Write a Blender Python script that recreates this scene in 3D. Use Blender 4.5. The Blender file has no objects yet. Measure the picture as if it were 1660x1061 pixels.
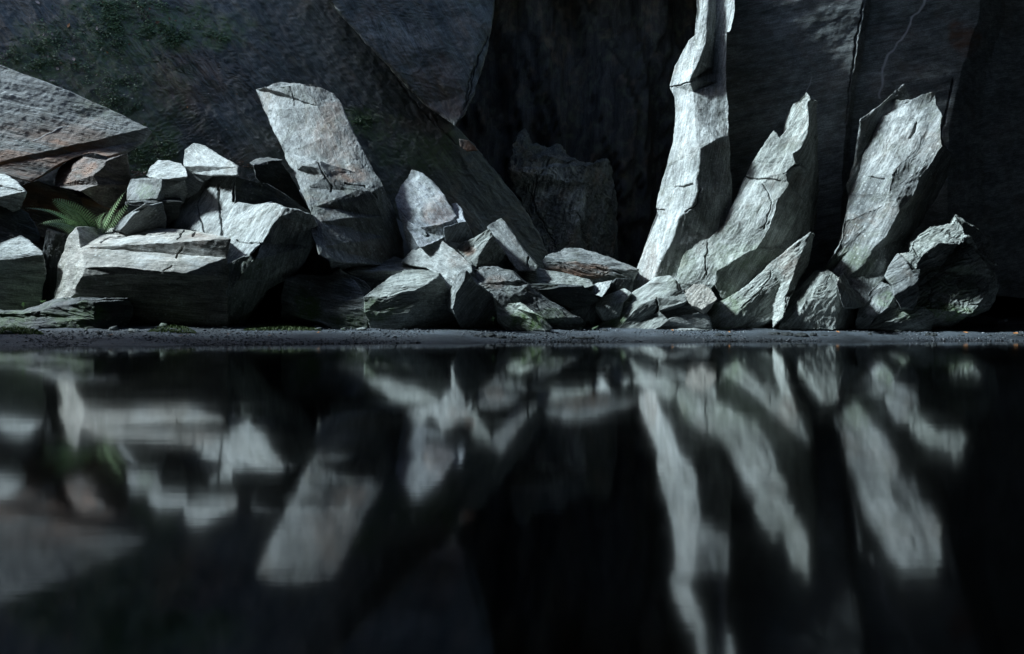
import bpy, math, random
import numpy as np
from mathutils import Vector
from mathutils.geometry import tessellate_polygon

# ------------------------------------------------------------------ camera, sky, sun, exposure
sc = bpy.context.scene
COL = sc.collection
F = 1107.0; CX = 830.0; CY = 505.0; H = 0.6          # pixels of the 1660 px photograph
cam = bpy.data.cameras.new('camera'); camo = bpy.data.objects.new('camera', cam); COL.objects.link(camo)
camo.location = (0, 0, H); camo.rotation_euler = (math.radians(90), 0, 0)
cam.sensor_width = 36; cam.lens = F/1660*36; cam.shift_y = -(530.5-CY)/1660
cam.clip_start = 0.1; cam.clip_end = 400
sc.camera = camo
SUN = Vector((-0.74, 0.03, 0.66)).normalized()       # towards the light: the quarry mouth, high on the left
w = bpy.data.worlds.new('World'); sc.world = w; w.use_nodes = True
nt = w.node_tree; bg = nt.nodes['Background']
sky = nt.nodes.new('ShaderNodeTexSky'); sky.sky_type = 'NISHITA'; sky.sun_disc = False
sky.sun_elevation = math.asin(SUN.z); sky.sun_rotation = math.atan2(SUN.x, SUN.y)
nt.links.new(sky.outputs[0], bg.inputs[0]); bg.inputs[1].default_value = 0.15
sl = bpy.data.lights.new('sun', 'SUN'); sl.energy = 5.0; sl.angle = math.radians(7); sl.color = (0.76, 0.92, 1.0)
so = bpy.data.objects.new('sun', sl); COL.objects.link(so)
so.rotation_euler = SUN.to_track_quat('Z', 'Y').to_euler()
sc.view_settings.view_transform = 'Standard'; sc.view_settings.look = 'None'
sc.view_settings.exposure = 0.92; sc.view_settings.gamma = 1
sc.render.resolution_x = 1024; sc.render.resolution_y = 654

# ------------------------------------------------------------------ noise (vectorised gradient noise)
_r = np.random.RandomState(7)
PERM = _r.permutation(512).astype(np.int32)
GR = _r.normal(size=(512, 3)); GR = (GR/np.linalg.norm(GR, axis=1)[:, None]*1.5).astype(np.float32); GX, GY, GZ = (GR[:, k].copy() for k in range(3))
def gn(p):
    p = p.astype(np.float32); fl = np.floor(p); f = p-fl; i = fl.astype(np.int32); u = f*f*f*(f*(f*6-15)+10)
    fx, fy, fz = f[:, 0], f[:, 1], f[:, 2]; out = 0
    X = [PERM[(i[:, 0]+k) & 511] for k in (0, 1)]; Yi = [i[:, 1], i[:, 1]+1]; Zi = [i[:, 2], i[:, 2]+1]
    W = [[1-u[:, k], u[:, k]] for k in range(3)]
    for dx in (0, 1):
        for dy in (0, 1):
            h2 = PERM[(X[dx]+Yi[dy]) & 511]; w2 = W[0][dx]*W[1][dy]
            for dz in (0, 1):
                h = PERM[(h2+Zi[dz]) & 511]
                out = out+w2*W[2][dz]*(GX[h]*(fx-dx)+GY[h]*(fy-dy)+GZ[h]*(fz-dz))
    return out
def fbm(p, o=4, g=0.5):
    a = 1; s = 0
    for k in range(o):
        s = s+a*gn(p*2**k+17.3*k); a *= g
    return s
def sstep(a, b, x):
    t = np.clip((x-a)/(b-a), 0, 1); return t*t*(3-2*t)

# ------------------------------------------------------------------ ground height (shared by beach and rocks)
def g0(x): return 0.16*np.clip(-x/10, 0, 1.4)-0.05*np.clip(x/10, 0, 1.4)
def ground(x, y):
    z = 0.09*(y-13.3)+g0(x)
    z = np.where(y > 16.6, 0.297+g0(x)+0.05*(y-16.6), z)
    z = z+3.0*sstep(16.6, 19.2, y)*sstep(0.5, -5, x)+0.5*sstep(16.8, 19, y)*sstep(4, 0, x)
    return z
def tg(py, px=830.0):                                    # distance at which the beach shows at that height
    y = 15.0
    for _ in range(4): y = (0.6-float(g0((px-CX)/F*y))+0.09*13.3)/((py-CY)/F+0.09)
    return y

# ------------------------------------------------------------------ mesh helpers
def refine(V, T, back, L, extra=None, grow=6.0, it=9):
    for _ in range(it):
        E = np.sort(np.concatenate([T[:, [0, 1]], T[:, [1, 2]], T[:, [2, 0]]]), axis=1)
        U, inv = np.unique(E, axis=0, return_inverse=True); inv = inv.ravel()
        a, b = V[U[:, 0]], V[U[:, 1]]
        ln = np.linalg.norm(a-b, axis=1); m = (a+b)/2
        lim = L*(1+grow*(back[U[:, 0]]+back[U[:, 1]])/2)
        if extra is not None: lim = lim*extra(m)
        mk = ln > lim
        if not mk.any(): break
        idx = np.full(len(U), -1); idx[mk] = len(V)+np.arange(mk.sum())
        V = np.concatenate([V, m[mk]]); back = np.concatenate([back, (back[U[mk, 0]]+back[U[mk, 1]])/2])
        n = len(T); e = np.stack([idx[inv[:n]], idx[inv[n:2*n]], idx[inv[2*n:]]], 1)
        k = (e >= 0).sum(1); out = [T[k == 0]]
        A = T[k == 3]; B = e[k == 3]
        if len(A): out += [np.stack([A[:, 0], B[:, 0], B[:, 2]], 1), np.stack([A[:, 1], B[:, 1], B[:, 0]], 1), np.stack([A[:, 2], B[:, 2], B[:, 1]], 1), B]
        for r in range(3):
            s = (k == 1) & (e[:, r] >= 0); A = np.roll(T[s], -r, 1); B = np.roll(e[s], -r, 1)
            if len(A): out += [np.stack([A[:, 0], B[:, 0], A[:, 2]], 1), np.stack([B[:, 0], A[:, 1], A[:, 2]], 1)]
            s = (k == 2) & (e[:, r] < 0); A = np.roll(T[s], -r, 1); B = np.roll(e[s], -r, 1)   # edge 0 whole, 1 and 2 split
            if len(A): out += [np.stack([A[:, 2], B[:, 2], B[:, 1]], 1), np.stack([A[:, 0], A[:, 1], B[:, 1]], 1), np.stack([A[:, 0], B[:, 1], B[:, 2]], 1)]
        T = np.concatenate(out)
    return V, T, back
def vnorm(V, T):
    fn = np.cross(V[T[:, 1]]-V[T[:, 0]], V[T[:, 2]]-V[T[:, 0]])
    n = np.zeros_like(V)
    for k in range(3): np.add.at(n, T[:, k], fn)
    return n/np.maximum(np.linalg.norm(n, axis=1), 1e-9)[:, None]
def mkmesh(name, V, T, mat, loc=None, attrs=None, smooth=False, parent=None, off=None):
    loc = np.zeros(3) if loc is None else np.array(loc, float)
    me = bpy.data.meshes.new(name); n = len(T)
    me.vertices.add(len(V)); me.vertices.foreach_set('co', (V-loc).astype(np.float32).ravel())
    me.loops.add(3*n); me.loops.foreach_set('vertex_index', T.astype(np.int32).ravel())
    me.polygons.add(n); me.polygons.foreach_set('loop_start', np.arange(0, 3*n, 3, dtype=np.int32)); me.update(calc_edges=True)
    me.materials.append(mat)
    if attrs:
        for k, a in attrs.items():
            at = me.attributes.new(k, 'FLOAT_VECTOR', 'POINT'); at.data.foreach_set('vector', np.ascontiguousarray(a, dtype=np.float32).ravel())
    if smooth: me.polygons.foreach_set('use_smooth', [True]*len(me.polygons))
    me.update()
    o = bpy.data.objects.new(name, me); COL.objects.link(o)
    o.location = loc if off is None else off
    if parent: o.parent = parent
    return o
def tag(o, label=None, cat=None, group=None, kind=None):
    for k, v in (('label', label), ('category', cat), ('group', group), ('kind', kind)):
        if v: o[k] = v
    return o
def polydist(q, pts):                                   # pixel distance of points q to a polyline
    d = np.full(len(q), 1e9)
    for a, b in zip(pts[:-1], pts[1:]):
        a = np.array(a, float); b = np.array(b, float); ab = b-a
        t = np.clip(((q-a)@ab)/(ab@ab), 0, 1); d = np.minimum(d, np.linalg.norm(q-(a+t[:, None]*ab), axis=1))
    return d
def proj(V): return np.stack([CX+F*V[:, 0]/V[:, 1], CY-F*(V[:, 2]-H)/V[:, 1]], 1)

# ------------------------------------------------------------------ materials
def N(t, ty, **k):
    n = t.nodes.new(ty)
    for a, v in k.items():
        if isinstance(a, str) and hasattr(n, a): setattr(n, a, v)
    return n
class G:
    def __init__(s, name):
        s.m = bpy.data.materials.new(name); s.m.use_nodes = True; s.t = s.m.node_tree
        s.b = s.t.nodes['Principled BSDF']
    def L(s, a, b): s.t.links.new(a, b)
    def noise(s, vec, scale, detail=4, rough=0.55, dist=0.0):
        n = s.t.nodes.new('ShaderNodeTexNoise'); n.inputs['Scale'].default_value = scale
        n.inputs['Detail'].default_value = detail; n.inputs['Roughness'].default_value = rough; n.inputs['Distortion'].default_value = dist
        s.L(vec, n.inputs['Vector']); return n.outputs[0]
    def ramp(s, fac, *st):
        n = s.t.nodes.new('ShaderNodeValToRGB'); r = n.color_ramp
        while len(r.elements) < len(st): r.elements.new(0.5)
        for e, (p, c) in zip(r.elements, st):
            e.position = p; e.color = (*c, 1) if isinstance(c, tuple) else (c, c, c, 1)
        s.L(fac, n.inputs[0]); return n.outputs[0]
    def mix(s, f, a, b, mode='MIX'):
        n = s.t.nodes.new('ShaderNodeMix'); n.data_type = 'RGBA'; n.blend_type = mode
        for sock, v in ((n.inputs[0], f), (n.inputs[6], a), (n.inputs[7], b)):
            if hasattr(v, 'links'): s.L(v, sock)
            elif isinstance(v, (int, float)): sock.default_value = v
            else: sock.default_value = (*v, 1)
        return n.outputs[2]
    def math(s, op, a, b=0.0):
        n = s.t.nodes.new('ShaderNodeMath'); n.operation = op
        for sock, v in zip(n.inputs, (a, b)):
            if hasattr(v, 'links'): s.L(v, sock)
            else: sock.default_value = v
        return n.outputs[0]
    def bump(s, h, strength, dist, prev=None):
        n = s.t.nodes.new('ShaderNodeBump'); n.inputs['Strength'].default_value = strength; n.inputs['Distance'].default_value = dist
        s.L(h, n.inputs['Height'])
        if prev is not None: s.L(prev, n.inputs['Normal'])
        return n.outputs[0]
    def attr(s, name):
        n = s.t.nodes.new('ShaderNodeAttribute'); n.attribute_name = name; return n
def slate(name, c0, c1, lichen=0.35, rough=0.72, bump=1.0, spec=0.35, mossc=(0.07, 0.125, 0.035)):
    g = G(name); a = g.attr('gco').outputs['Vector']; st = g.attr('stain'); mk = g.attr('mark')
    sep = g.t.nodes.new('ShaderNodeSeparateXYZ'); g.L(st.outputs['Vector'], sep.inputs[0])
    sm = g.t.nodes.new('ShaderNodeSeparateXYZ'); g.L(mk.outputs['Vector'], sm.inputs[0])
    tc = g.t.nodes.new('ShaderNodeTexCoord').outputs['Object']
    n1 = g.noise(a, 1.3, 6, 0.6); n2 = g.noise(a, 7, 8, 0.7); n3 = g.noise(tc, 26, 5, 0.75); n4 = g.noise(tc, 2.2, 5, 0.6, 0.6)
    mp = g.t.nodes.new('ShaderNodeMapping'); mp.inputs['Scale'].default_value = (0.35, 1, 5); g.L(a, mp.inputs[0])
    n5 = g.noise(mp.outputs[0], 9, 6, 0.7)
    col = g.mix(g.ramp(n1, (0.36, 0.0), (0.64, 1.0)), c0, c1)
    col = g.mix(0.85, col, g.ramp(n2, (0.38, 0.45), (0.62, 1.35)), 'MULTIPLY')
    col = g.mix(0.6, col, g.ramp(n3, (0.4, 0.5), (0.62, 1.4)), 'MULTIPLY')
    col = g.mix(0.55, col, g.ramp(n5, (0.42, 0.45), (0.58, 1.3)), 'MULTIPLY')
    col = g.mix(g.math('MULTIPLY', g.ramp(n4, (0.5, 0.0), (0.66, 1.0)), 0.35), col, (0.10, 0.115, 0.075))
    col = g.mix(g.math('MULTIPLY', g.ramp(g.noise(tc, 0.9, 5, 0.65, 0.8), (0.52, 0.0), (0.68, 1.0)), 0.45), col, g.mix(0.5, col, (0.26, 0.17, 0.11)))
    # lichen freckles
    vo = g.t.nodes.new('ShaderNodeTexVoronoi'); vo.inputs['Scale'].default_value = 9; vo.inputs['Randomness'].default_value = 1; g.L(tc, vo.inputs['Vector'])
    sp = g.ramp(vo.outputs['Distance'], (0.14, 1.0), (0.3, 0.0))
    spm = g.ramp(g.noise(tc, 1.6, 4), (0.45, 0.0), (0.62, 1.0))
    pale = g.math('MAXIMUM', g.math('MULTIPLY', g.math('MULTIPLY', sp, spm), lichen),
                  g.math('MULTIPLY', sep.outputs[2], g.ramp(g.noise(a, 9, 7, 0.8), (0.42, 0.0), (0.6, 1.0))))
    col = g.mix(pale, col, (0.62, 0.65, 0.64))
    mossf = g.math('MULTIPLY', sep.outputs[0], g.ramp(g.noise(tc, 6, 6, 0.75), (0.36, 0.0), (0.56, 1.0)))
    col = g.mix(mossf, col, mossc)
    rustf = g.math('MULTIPLY', sep.outputs[1], g.ramp(g.noise(a, 3, 7, 0.7), (0.36, 0.0), (0.6, 1.0)))
    col = g.mix(rustf, col, (0.23, 0.10, 0.045))
    col = g.mix(g.math('MULTIPLY', sm.outputs[0], 0.8), col, (0.012, 0.012, 0.012))
    col = g.mix(sm.outputs[1], col, (0.62, 0.64, 0.66))
    g.L(col, g.b.inputs['Base Color'])
    g.b.inputs['Roughness'].default_value = rough; g.b.inputs['Specular IOR Level'].default_value = spec
    b = g.bump(n2, 0.4*bump, 0.04); b = g.bump(n5, 0.8*bump, 0.02, b); b = g.bump(n3, 0.8*bump, 0.015, b)
    b = g.bump(g.noise(tc, 90, 3, 0.7), 0.5*bump, 0.006, b)
    g.L(b, g.b.inputs['Normal'])
    return g.m
M = {
 'pale':  slate('pale_slate', (0.30, 0.325, 0.32), (0.42, 0.44, 0.425), 0.8),
 'blue':  slate('blue_slate', (0.20, 0.225, 0.25), (0.33, 0.355, 0.38), 0.6),
 'mid':   slate('grey_slate', (0.15, 0.165, 0.165), (0.27, 0.285, 0.28), 0.5),
 'green': slate('green_slate', (0.25, 0.272, 0.255), (0.38, 0.405, 0.38), 0.45),
 'warm':  slate('warm_slate', (0.31, 0.30, 0.265), (0.44, 0.42, 0.38), 0.7),
 'purple': slate('purple_slate', (0.19, 0.17, 0.20), (0.30, 0.28, 0.31), 0.5),
 'brown': slate('brown_slate', (0.10, 0.085, 0.08), (0.20, 0.165, 0.15), 0.25),
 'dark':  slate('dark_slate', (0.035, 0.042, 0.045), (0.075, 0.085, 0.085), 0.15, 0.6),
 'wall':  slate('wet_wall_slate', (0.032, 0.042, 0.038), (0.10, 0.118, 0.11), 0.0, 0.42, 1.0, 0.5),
 'cliff': slate('cliff_slate', (0.22, 0.25, 0.25), (0.38, 0.41, 0.405), 0.0, 0.5, 1.3, 0.5),
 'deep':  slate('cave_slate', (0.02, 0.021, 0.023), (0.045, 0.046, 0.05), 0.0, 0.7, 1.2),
}

# ------------------------------------------------------------------ facet directions (x right, y away, z up)
D = dict(T=(-.15, -.55, .82), TL=(-.5, -.5, .7), TT=(0, -.38, .92), LF=(-.75, -.6, .25), LE=(-.9, -.42, .1), F=(0, -1, .05), FU=(0, -.85, .5), FM=(.1, -.93, .33),
         FD=(.05, -.93, -.35), R=(.75, -.65, 0), RU=(.45, -.65, .6), RD=(.6, -.7, -.35), FL=(-.45, -.88, .1), FLU=(-.35, -.8, .45), RF=(.35, -.93, 0), RFU=(.35, -.85, .38))

def rock(name, label, depth, mat, facets, thick=1.2, amp=1.0, L=0.036, grain=60, cracks=(), veins=(), stains=(), cat='boulder', group=None,
         chip=1.0, foot=516, parent=None, seed=0, shrink=0.82, reg=0.03, gfac=0.22, keepback=False, step=1.0):
    P = []; polys = []
    def vid(p):
        for i, q in enumerate(P):
            if abs(q[0]-p[0])+abs(q[1]-p[1]) <= 3.5: return i
        P.append((float(p[0]), float(p[1]))); return len(P)-1
    for nn, pts in facets:
        ids = []
        for p in pts:
            i = vid(p)
            if not ids or ids[-1] != i: ids.append(i)
        if ids[0] == ids[-1]: ids.pop()
        polys.append([nn, ids])
    A = np.array(P)
    for pl in polys:                                     # heal T-junctions
        out = []; ids = pl[1]
        for k, i in enumerate(ids):
            j = ids[(k+1) % len(ids)]; out.append(i); a = A[i]; ab = A[j]-a; l2 = ab@ab; ins = []
            for q in range(len(A)):
                if q in ids: continue
                t = ((A[q]-a)@ab)/l2
                if 0.02 < t < 0.98 and np.linalg.norm(A[q]-(a+t*ab)) < 3.2: ins.append((t, q))
            out += [q for t, q in sorted(ins)]
        pl[1] = out
    dirs = np.stack([(A[:, 0]-CX)/F, np.ones(len(A)), (CY-A[:, 1])/F], 1)
    rows = []; rhs = []; n = len(A)
    for nn, ids in polys:
        v = np.array(D[nn] if isinstance(nn, str) else nn, float); v /= np.linalg.norm(v)
        dm = dirs[ids].mean(0); dm /= np.linalg.norm(dm)
        for _ in range(40):                              # a face one can see must be turned towards the camera
            if v@dm < -0.34: break
            v = v-dm*0.06; v /= np.linalg.norm(v)
        q = A[ids]-A[ids].mean(0); wt = float(np.clip(45/(2*np.linalg.svd(q, compute_uv=False)[1]/math.sqrt(len(ids))), 0.7, 2.2))
        c = dirs[ids]@v                                  # n.(P_v) = n.C + c t
        for k, i in enumerate(ids):
            r = np.zeros(n)
            for kk, j in enumerate(ids): r[j] -= c[kk]/len(ids)
            r[i] += c[k]; rows.append(r*wt); rhs.append(0)
    dp = depth if not isinstance(depth, tuple) else None
    for i in range(n):
        r = np.zeros(n); d0 = dp if dp is not None else depth[0]+(depth[1]-depth[0])*np.clip((A[i, 0]-depth[2])/(depth[3]-depth[2]), 0, 1)
        r[i] = reg; rows.append(r); rhs.append(reg*d0)
        if A[i, 1] >= foot:
            r = np.zeros(n); r[i] = .6; rows.append(r); rhs.append(.6*(tg(A[i, 1], A[i, 0])))
    dt = np.array([dp if dp is not None else depth[0]+(depth[1]-depth[0])*np.clip((a[0]-depth[2])/(depth[3]-depth[2]), 0, 1) for a in A])
    rows.append(np.ones(n)*(6.0 if (A[:, 1] < foot).all() else 0.6)/n*math.sqrt(n)); rhs.append(rows[-1]@dt)
    t = np.linalg.lstsq(np.array(rows), np.array(rhs), rcond=None)[0]
    V = np.array([0, 0, H])+dirs*t[:, None]
    for i in range(n):
        if A[i, 1] >= foot: V[i, 2] -= 0.06
    T = []
    for nn, ids in polys:
        pts = [Vector((A[i, 0], -A[i, 1], 0)) for i in ids]
        for tri in tessellate_polygon([pts]):
            a, b, c = (ids[k] for k in tri)
            s = (A[b, 0]-A[a, 0])*(-(A[c, 1]-A[a, 1]))-(A[c, 0]-A[a, 0])*(-(A[b, 1]-A[a, 1]))
            if abs(s) < 1e-6: continue
            T.append((a, b, c) if s > 0 else (a, c, b))
    dirE = {}
    for a, b, c in T:
        for e in ((a, b), (b, c), (c, a)): dirE[e] = 1
    bnd = [e for e in dirE if (e[1], e[0]) not in dirE]
    bv = sorted({i for e in bnd for i in e})
    ctr = V[bv].mean(0)
    cd = np.array([ctr[0]/ctr[1], 1, (ctr[2]-H)/ctr[1]])
    bk = {}; VV = list(V); back = [0.0]*n
    rr = np.random.RandomState(abs(seed+len(A)*3+int(A[0, 0])))
    mid_i = {}
    for i in bv:                                         # shoulder ring then back ring
        for ring, (tt, sh) in enumerate(((0.45, 0.97), (1.0, shrink))):
            d = cd+(dirs[i]-cd)*(sh*(1-0.0*rr.rand()))
            p = np.array([0, 0, H])+d*(t[i]*0.6+ctr[1]*0.4*1.0+thick*tt) if ring else np.array([0, 0, H])+d*(t[i]+thick*tt)
            if ring and False: pass
            if ring: p = np.array([0, 0, H])+d*(max(t[bv])+thick)
            if A[i, 1] > 490 and ring == 0: p[2] -= 0.12
            if A[i, 1] > 490 and ring == 1: p[2] -= 0.2
            VV.append(p); back.append(0.6 if ring == 0 else 1.0)
            (mid_i if ring == 0 else bk)[i] = len(VV)-1
    cc = np.array([VV[bk[i]] for i in bv]).mean(0)+np.array([0, .15*thick, 0]); VV.append(cc); back.append(1.0); ci = len(VV)-1
    for a, b in bnd:
        for X, Y in ((({a: a, b: b}), mid_i), (mid_i, bk)):
            T.append((Y[a], b if X.get(b, b) == b and Y is mid_i else X[b], a if Y is mid_i else X[a])); T.append((Y[a], Y[b], b if Y is mid_i else X[b]))
        T.append((bk[a], ci, bk[b]))
    V = np.array(VV); T = np.array(T); back = np.array(back)
    lines = list(cracks)+list(veins)
    if lines:
        def ex(m):
            q = proj(m); d = np.full(len(q), 1e9)
            for l in lines: d = np.minimum(d, polydist(q, l[0]))
            return np.where(d < 4, 0.5, 1.0)
    else: ex = None
    V, T, back = refine(V, T, back, L, ex)
    q0 = proj(V)
    # grain space: long axis lies along the grain
    ga = math.radians(grain); g = np.array([math.cos(ga), 0, math.sin(ga)]); h = np.array([-math.sin(ga), 0, math.cos(ga)])
    def gspace(X): return np.stack([X@g*gfac, X[:, 1]*0.8, X@h], 1)+seed*3.71
    nrm = vnorm(V, T); gc = gspace(V)
    big = max(np.ptp(A[:, 0]), np.ptp(A[:, 1]))*depth_of(depth)/F
    s = min(1.0, 0.35+big/4.0)*amp
    wob = np.stack([fbm(V*1.9+31+seed, 4), fbm(V*1.9+57+seed, 4)*0.5, fbm(V*1.9+83+seed, 4)], 1)*0.038*s
    hf = 9 if L < .05 else 3.5
    wob += np.stack([gn(V*hf+11), gn(V*hf+22)*0.5, gn(V*hf+33)], 1)*0.009*chip
    f1 = fbm(gc*1.4, 4)
    lay = fbm(gc*1.9+9, 4, 0.55)*5+gc[:, 2]*1.2
    fr = lay-np.floor(lay); terr = (np.floor(lay)+sstep(0.75, 1.0, fr))*0.02*step
    terr -= lay*0.02*step*0.95
    fine = np.abs(fbm(gc*5+5, 3))*0.010*(L < .05)
    dsp = f1*0.05*s+terr*s-fine*s+0.012
    mark = np.zeros((len(V), 3))
    for l in cracks:
        d = polydist(q0+np.stack([gn(V*6)*2.2, gn(V*6+50)*2.2], 1), l[0]); wd = l[1] if len(l) > 1 else 1.4
        k = sstep(wd*.8+.8, wd*0.3, d)*(1-back); dsp = dsp-k*0.05*wd/1.4; mark[:, 0] = np.maximum(mark[:, 0], k*.7)
    for l in veins:
        d = polydist(q0+np.stack([gn(V*3)*3, gn(V*3+50)*3], 1), l[0]); wd = l[1]
        k = sstep(wd+0.8, wd*0.4, d)*(1-back); mark[:, 1] = np.maximum(mark[:, 1], k*(l[2] if len(l) > 2 else 1)); dsp = dsp+k*0.004
    V2 = V+wob+nrm*dsp[:, None]
    stn = np.zeros((len(V), 3))
    for (x, y, rx, ry, kind, stg) in stains:
        e = np.sqrt(((q0[:, 0]-x)/rx)**2+((q0[:, 1]-y)/ry)**2)+fbm(V*1.7+seed, 3)*0.45
        c = {'moss': 0, 'rust': 1, 'pale': 2}[kind]; stn[:, c] = np.maximum(stn[:, c], sstep(1.15, 0.6, e)*stg)
    base = np.array([ctr[0], ctr[1], V2[:, 2].min()])
    o = mkmesh(name, V2, T, M[mat], base, dict(gco=gspace(V2), stain=stn, mark=mark), parent=parent)
    tag(o, label, cat, group)
    return o
def depth_of(d): return d if not isinstance(d, tuple) else (d[0]+d[1])/2

# ------------------------------------------------------------------ water
g = G('still_dark_water'); tc = g.t.nodes.new('ShaderNodeTexCoord').outputs['Object']
g.b.inputs['Base Color'].default_value = (0.004, 0.005, 0.005, 1); g.b.inputs['Roughness'].default_value = 0.10
g.b.inputs['IOR'].default_value = 2.2; g.b.inputs['Specular IOR Level'].default_value = 0.5
mp = g.t.nodes.new('ShaderNodeMapping'); mp.inputs['Scale'].default_value = (0.5, 3.0, 1); g.L(tc, mp.inputs[0])
g.L(g.bump(g.noise(mp.outputs[0], 3, 3, 0.6), 0.02, 0.01), g.b.inputs['Normal'])
g.L(g.ramp(g.noise(mp.outputs[0], 0.7, 2), (0.3, 0.055), (0.7, 0.082)), g.b.inputs['Roughness'])
WATER = g.m
Vw = np.array([(-40, -20, 0), (40, -20, 0), (40, 17, 0), (-40, 17, 0)], float)
o = mkmesh('water', Vw, np.array([(0, 1, 2), (0, 2, 3)]), WATER); tag(o, kind='structure')
# ------------------------------------------------------------------ beach and ground
g = G('wet_slate_gravel'); tc = g.t.nodes.new('ShaderNodeTexCoord').outputs['Object']
n1 = g.noise(tc, 40, 5, 0.8); n2 = g.noise(tc, 1.2, 4); n3 = g.noise(tc, 9, 5, 0.7)
col = g.mix(g.ramp(n2, (0.35, 0.0), (0.65, 1.0)), (0.040, 0.049, 0.058), (0.095, 0.115, 0.135))
col = g.mix(0.8, col, g.ramp(n1, (0.35, 0.35), (0.68, 2.0)), 'MULTIPLY')
g.L(col, g.b.inputs['Base Color']); g.b.inputs['Roughness'].default_value = 0.5
g.L(g.bump(n3, 0.7, 0.05, g.bump(n1, 0.9, 0.03)), g.b.inputs['Normal'])
GRAV = g.m
def grid(x0, x1, y0, y1, nx, ny):
    X, Y = np.meshgrid(np.linspace(x0, x1, nx), np.linspace(y0, y1, ny)); V = np.stack([X.ravel(), Y.ravel(), 0*X.ravel()], 1)
    i = (np.arange(ny-1)[:, None]*nx+np.arange(nx-1)).ravel()
    return V, np.concatenate([np.stack([i, i+1, i+nx+1], 1), np.stack([i, i+nx+1, i+nx], 1)])
V, T = grid(-16, 16, 9.5, 19, 640, 330)
V[:, 2] = ground(V[:, 0], V[:, 1])+fbm(V*0.45, 4)*0.055+fbm(V*5, 3)*0.010+np.maximum(gn(V*16), 0)*0.02
BEACH = lambda x, y: float(ground(x, y))
o = mkmesh('beach', V, T, GRAV); tag(o, kind='structure')
V, T = grid(-40, 40, -20, 60, 80, 80)
V[:, 2] = np.where((V[:, 1] < 15), -1.2, ground(V[:, 0], V[:, 1])-0.1)
V[:, 2] = np.where((V[:, 1] > 18.5), V[:, 2]+0.0, -1.2)
o = mkmesh('ground', V, T, GRAV); tag(o, kind='structure')

# ------------------------------------------------------------------ cave walls, and unseen sheets added to block light
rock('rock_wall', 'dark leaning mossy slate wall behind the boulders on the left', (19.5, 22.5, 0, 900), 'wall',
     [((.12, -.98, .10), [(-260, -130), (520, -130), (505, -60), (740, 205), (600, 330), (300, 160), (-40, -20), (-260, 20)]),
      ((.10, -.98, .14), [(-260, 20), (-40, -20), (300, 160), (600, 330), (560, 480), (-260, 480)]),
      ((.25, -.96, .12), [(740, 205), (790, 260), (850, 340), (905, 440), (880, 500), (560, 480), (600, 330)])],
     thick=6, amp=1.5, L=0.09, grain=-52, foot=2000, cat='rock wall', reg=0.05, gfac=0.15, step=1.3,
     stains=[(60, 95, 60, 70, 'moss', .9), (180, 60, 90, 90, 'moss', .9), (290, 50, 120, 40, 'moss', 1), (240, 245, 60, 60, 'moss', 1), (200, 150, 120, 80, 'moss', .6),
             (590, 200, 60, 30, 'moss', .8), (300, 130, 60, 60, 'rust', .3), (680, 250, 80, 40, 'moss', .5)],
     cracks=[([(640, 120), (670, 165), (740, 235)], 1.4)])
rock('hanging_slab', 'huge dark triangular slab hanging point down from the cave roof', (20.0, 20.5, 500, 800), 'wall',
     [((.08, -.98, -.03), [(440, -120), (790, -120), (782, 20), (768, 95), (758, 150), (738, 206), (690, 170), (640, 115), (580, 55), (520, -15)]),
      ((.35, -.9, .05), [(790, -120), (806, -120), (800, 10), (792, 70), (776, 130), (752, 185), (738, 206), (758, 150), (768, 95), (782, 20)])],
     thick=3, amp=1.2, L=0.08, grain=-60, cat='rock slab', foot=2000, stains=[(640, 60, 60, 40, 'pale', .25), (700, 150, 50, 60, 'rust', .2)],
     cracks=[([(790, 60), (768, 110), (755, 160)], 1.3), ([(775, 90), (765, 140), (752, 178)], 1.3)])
rock('stained_rock', 'small orange stained rock chip under the tip of the hanging slab', 20.6, 'brown',
     [('F', [(744, 226), (760, 229), (774, 244), (758, 245), (746, 236)])], thick=.6, amp=.8, stains=[(760, 236, 40, 30, 'rust', .6)], foot=2000)
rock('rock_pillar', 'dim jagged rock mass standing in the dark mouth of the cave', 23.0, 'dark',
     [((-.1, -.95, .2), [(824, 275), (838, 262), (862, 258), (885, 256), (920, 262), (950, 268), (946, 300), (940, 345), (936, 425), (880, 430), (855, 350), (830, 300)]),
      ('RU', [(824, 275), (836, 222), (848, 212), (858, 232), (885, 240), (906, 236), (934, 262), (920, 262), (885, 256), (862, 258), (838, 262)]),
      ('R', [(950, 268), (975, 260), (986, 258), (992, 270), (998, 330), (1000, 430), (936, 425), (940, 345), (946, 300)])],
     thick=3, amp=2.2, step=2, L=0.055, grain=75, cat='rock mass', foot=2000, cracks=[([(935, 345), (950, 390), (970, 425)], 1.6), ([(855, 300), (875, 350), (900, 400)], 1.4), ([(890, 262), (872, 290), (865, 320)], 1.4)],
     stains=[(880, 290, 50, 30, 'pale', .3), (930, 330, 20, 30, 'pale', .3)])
def sheet(name, f, u0, u1, v0, v1, nu, nv, mat, flip=False, **k):
    V, T = grid(u0, u1, v0, v1, nu, nv); P = f(V[:, 0], V[:, 1]); P = P+np.stack([fbm(P*.5+3, 4), fbm(P*.5+13, 4), fbm(P*.5+23, 4)], 1)*.35
    if flip: T = T[:, ::-1]
    o = mkmesh(name, P, T, M[mat], attrs=dict(gco=P*np.array([1, 1, .25]), stain=P*0, mark=P*0)); tag(o, **k); return o
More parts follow.
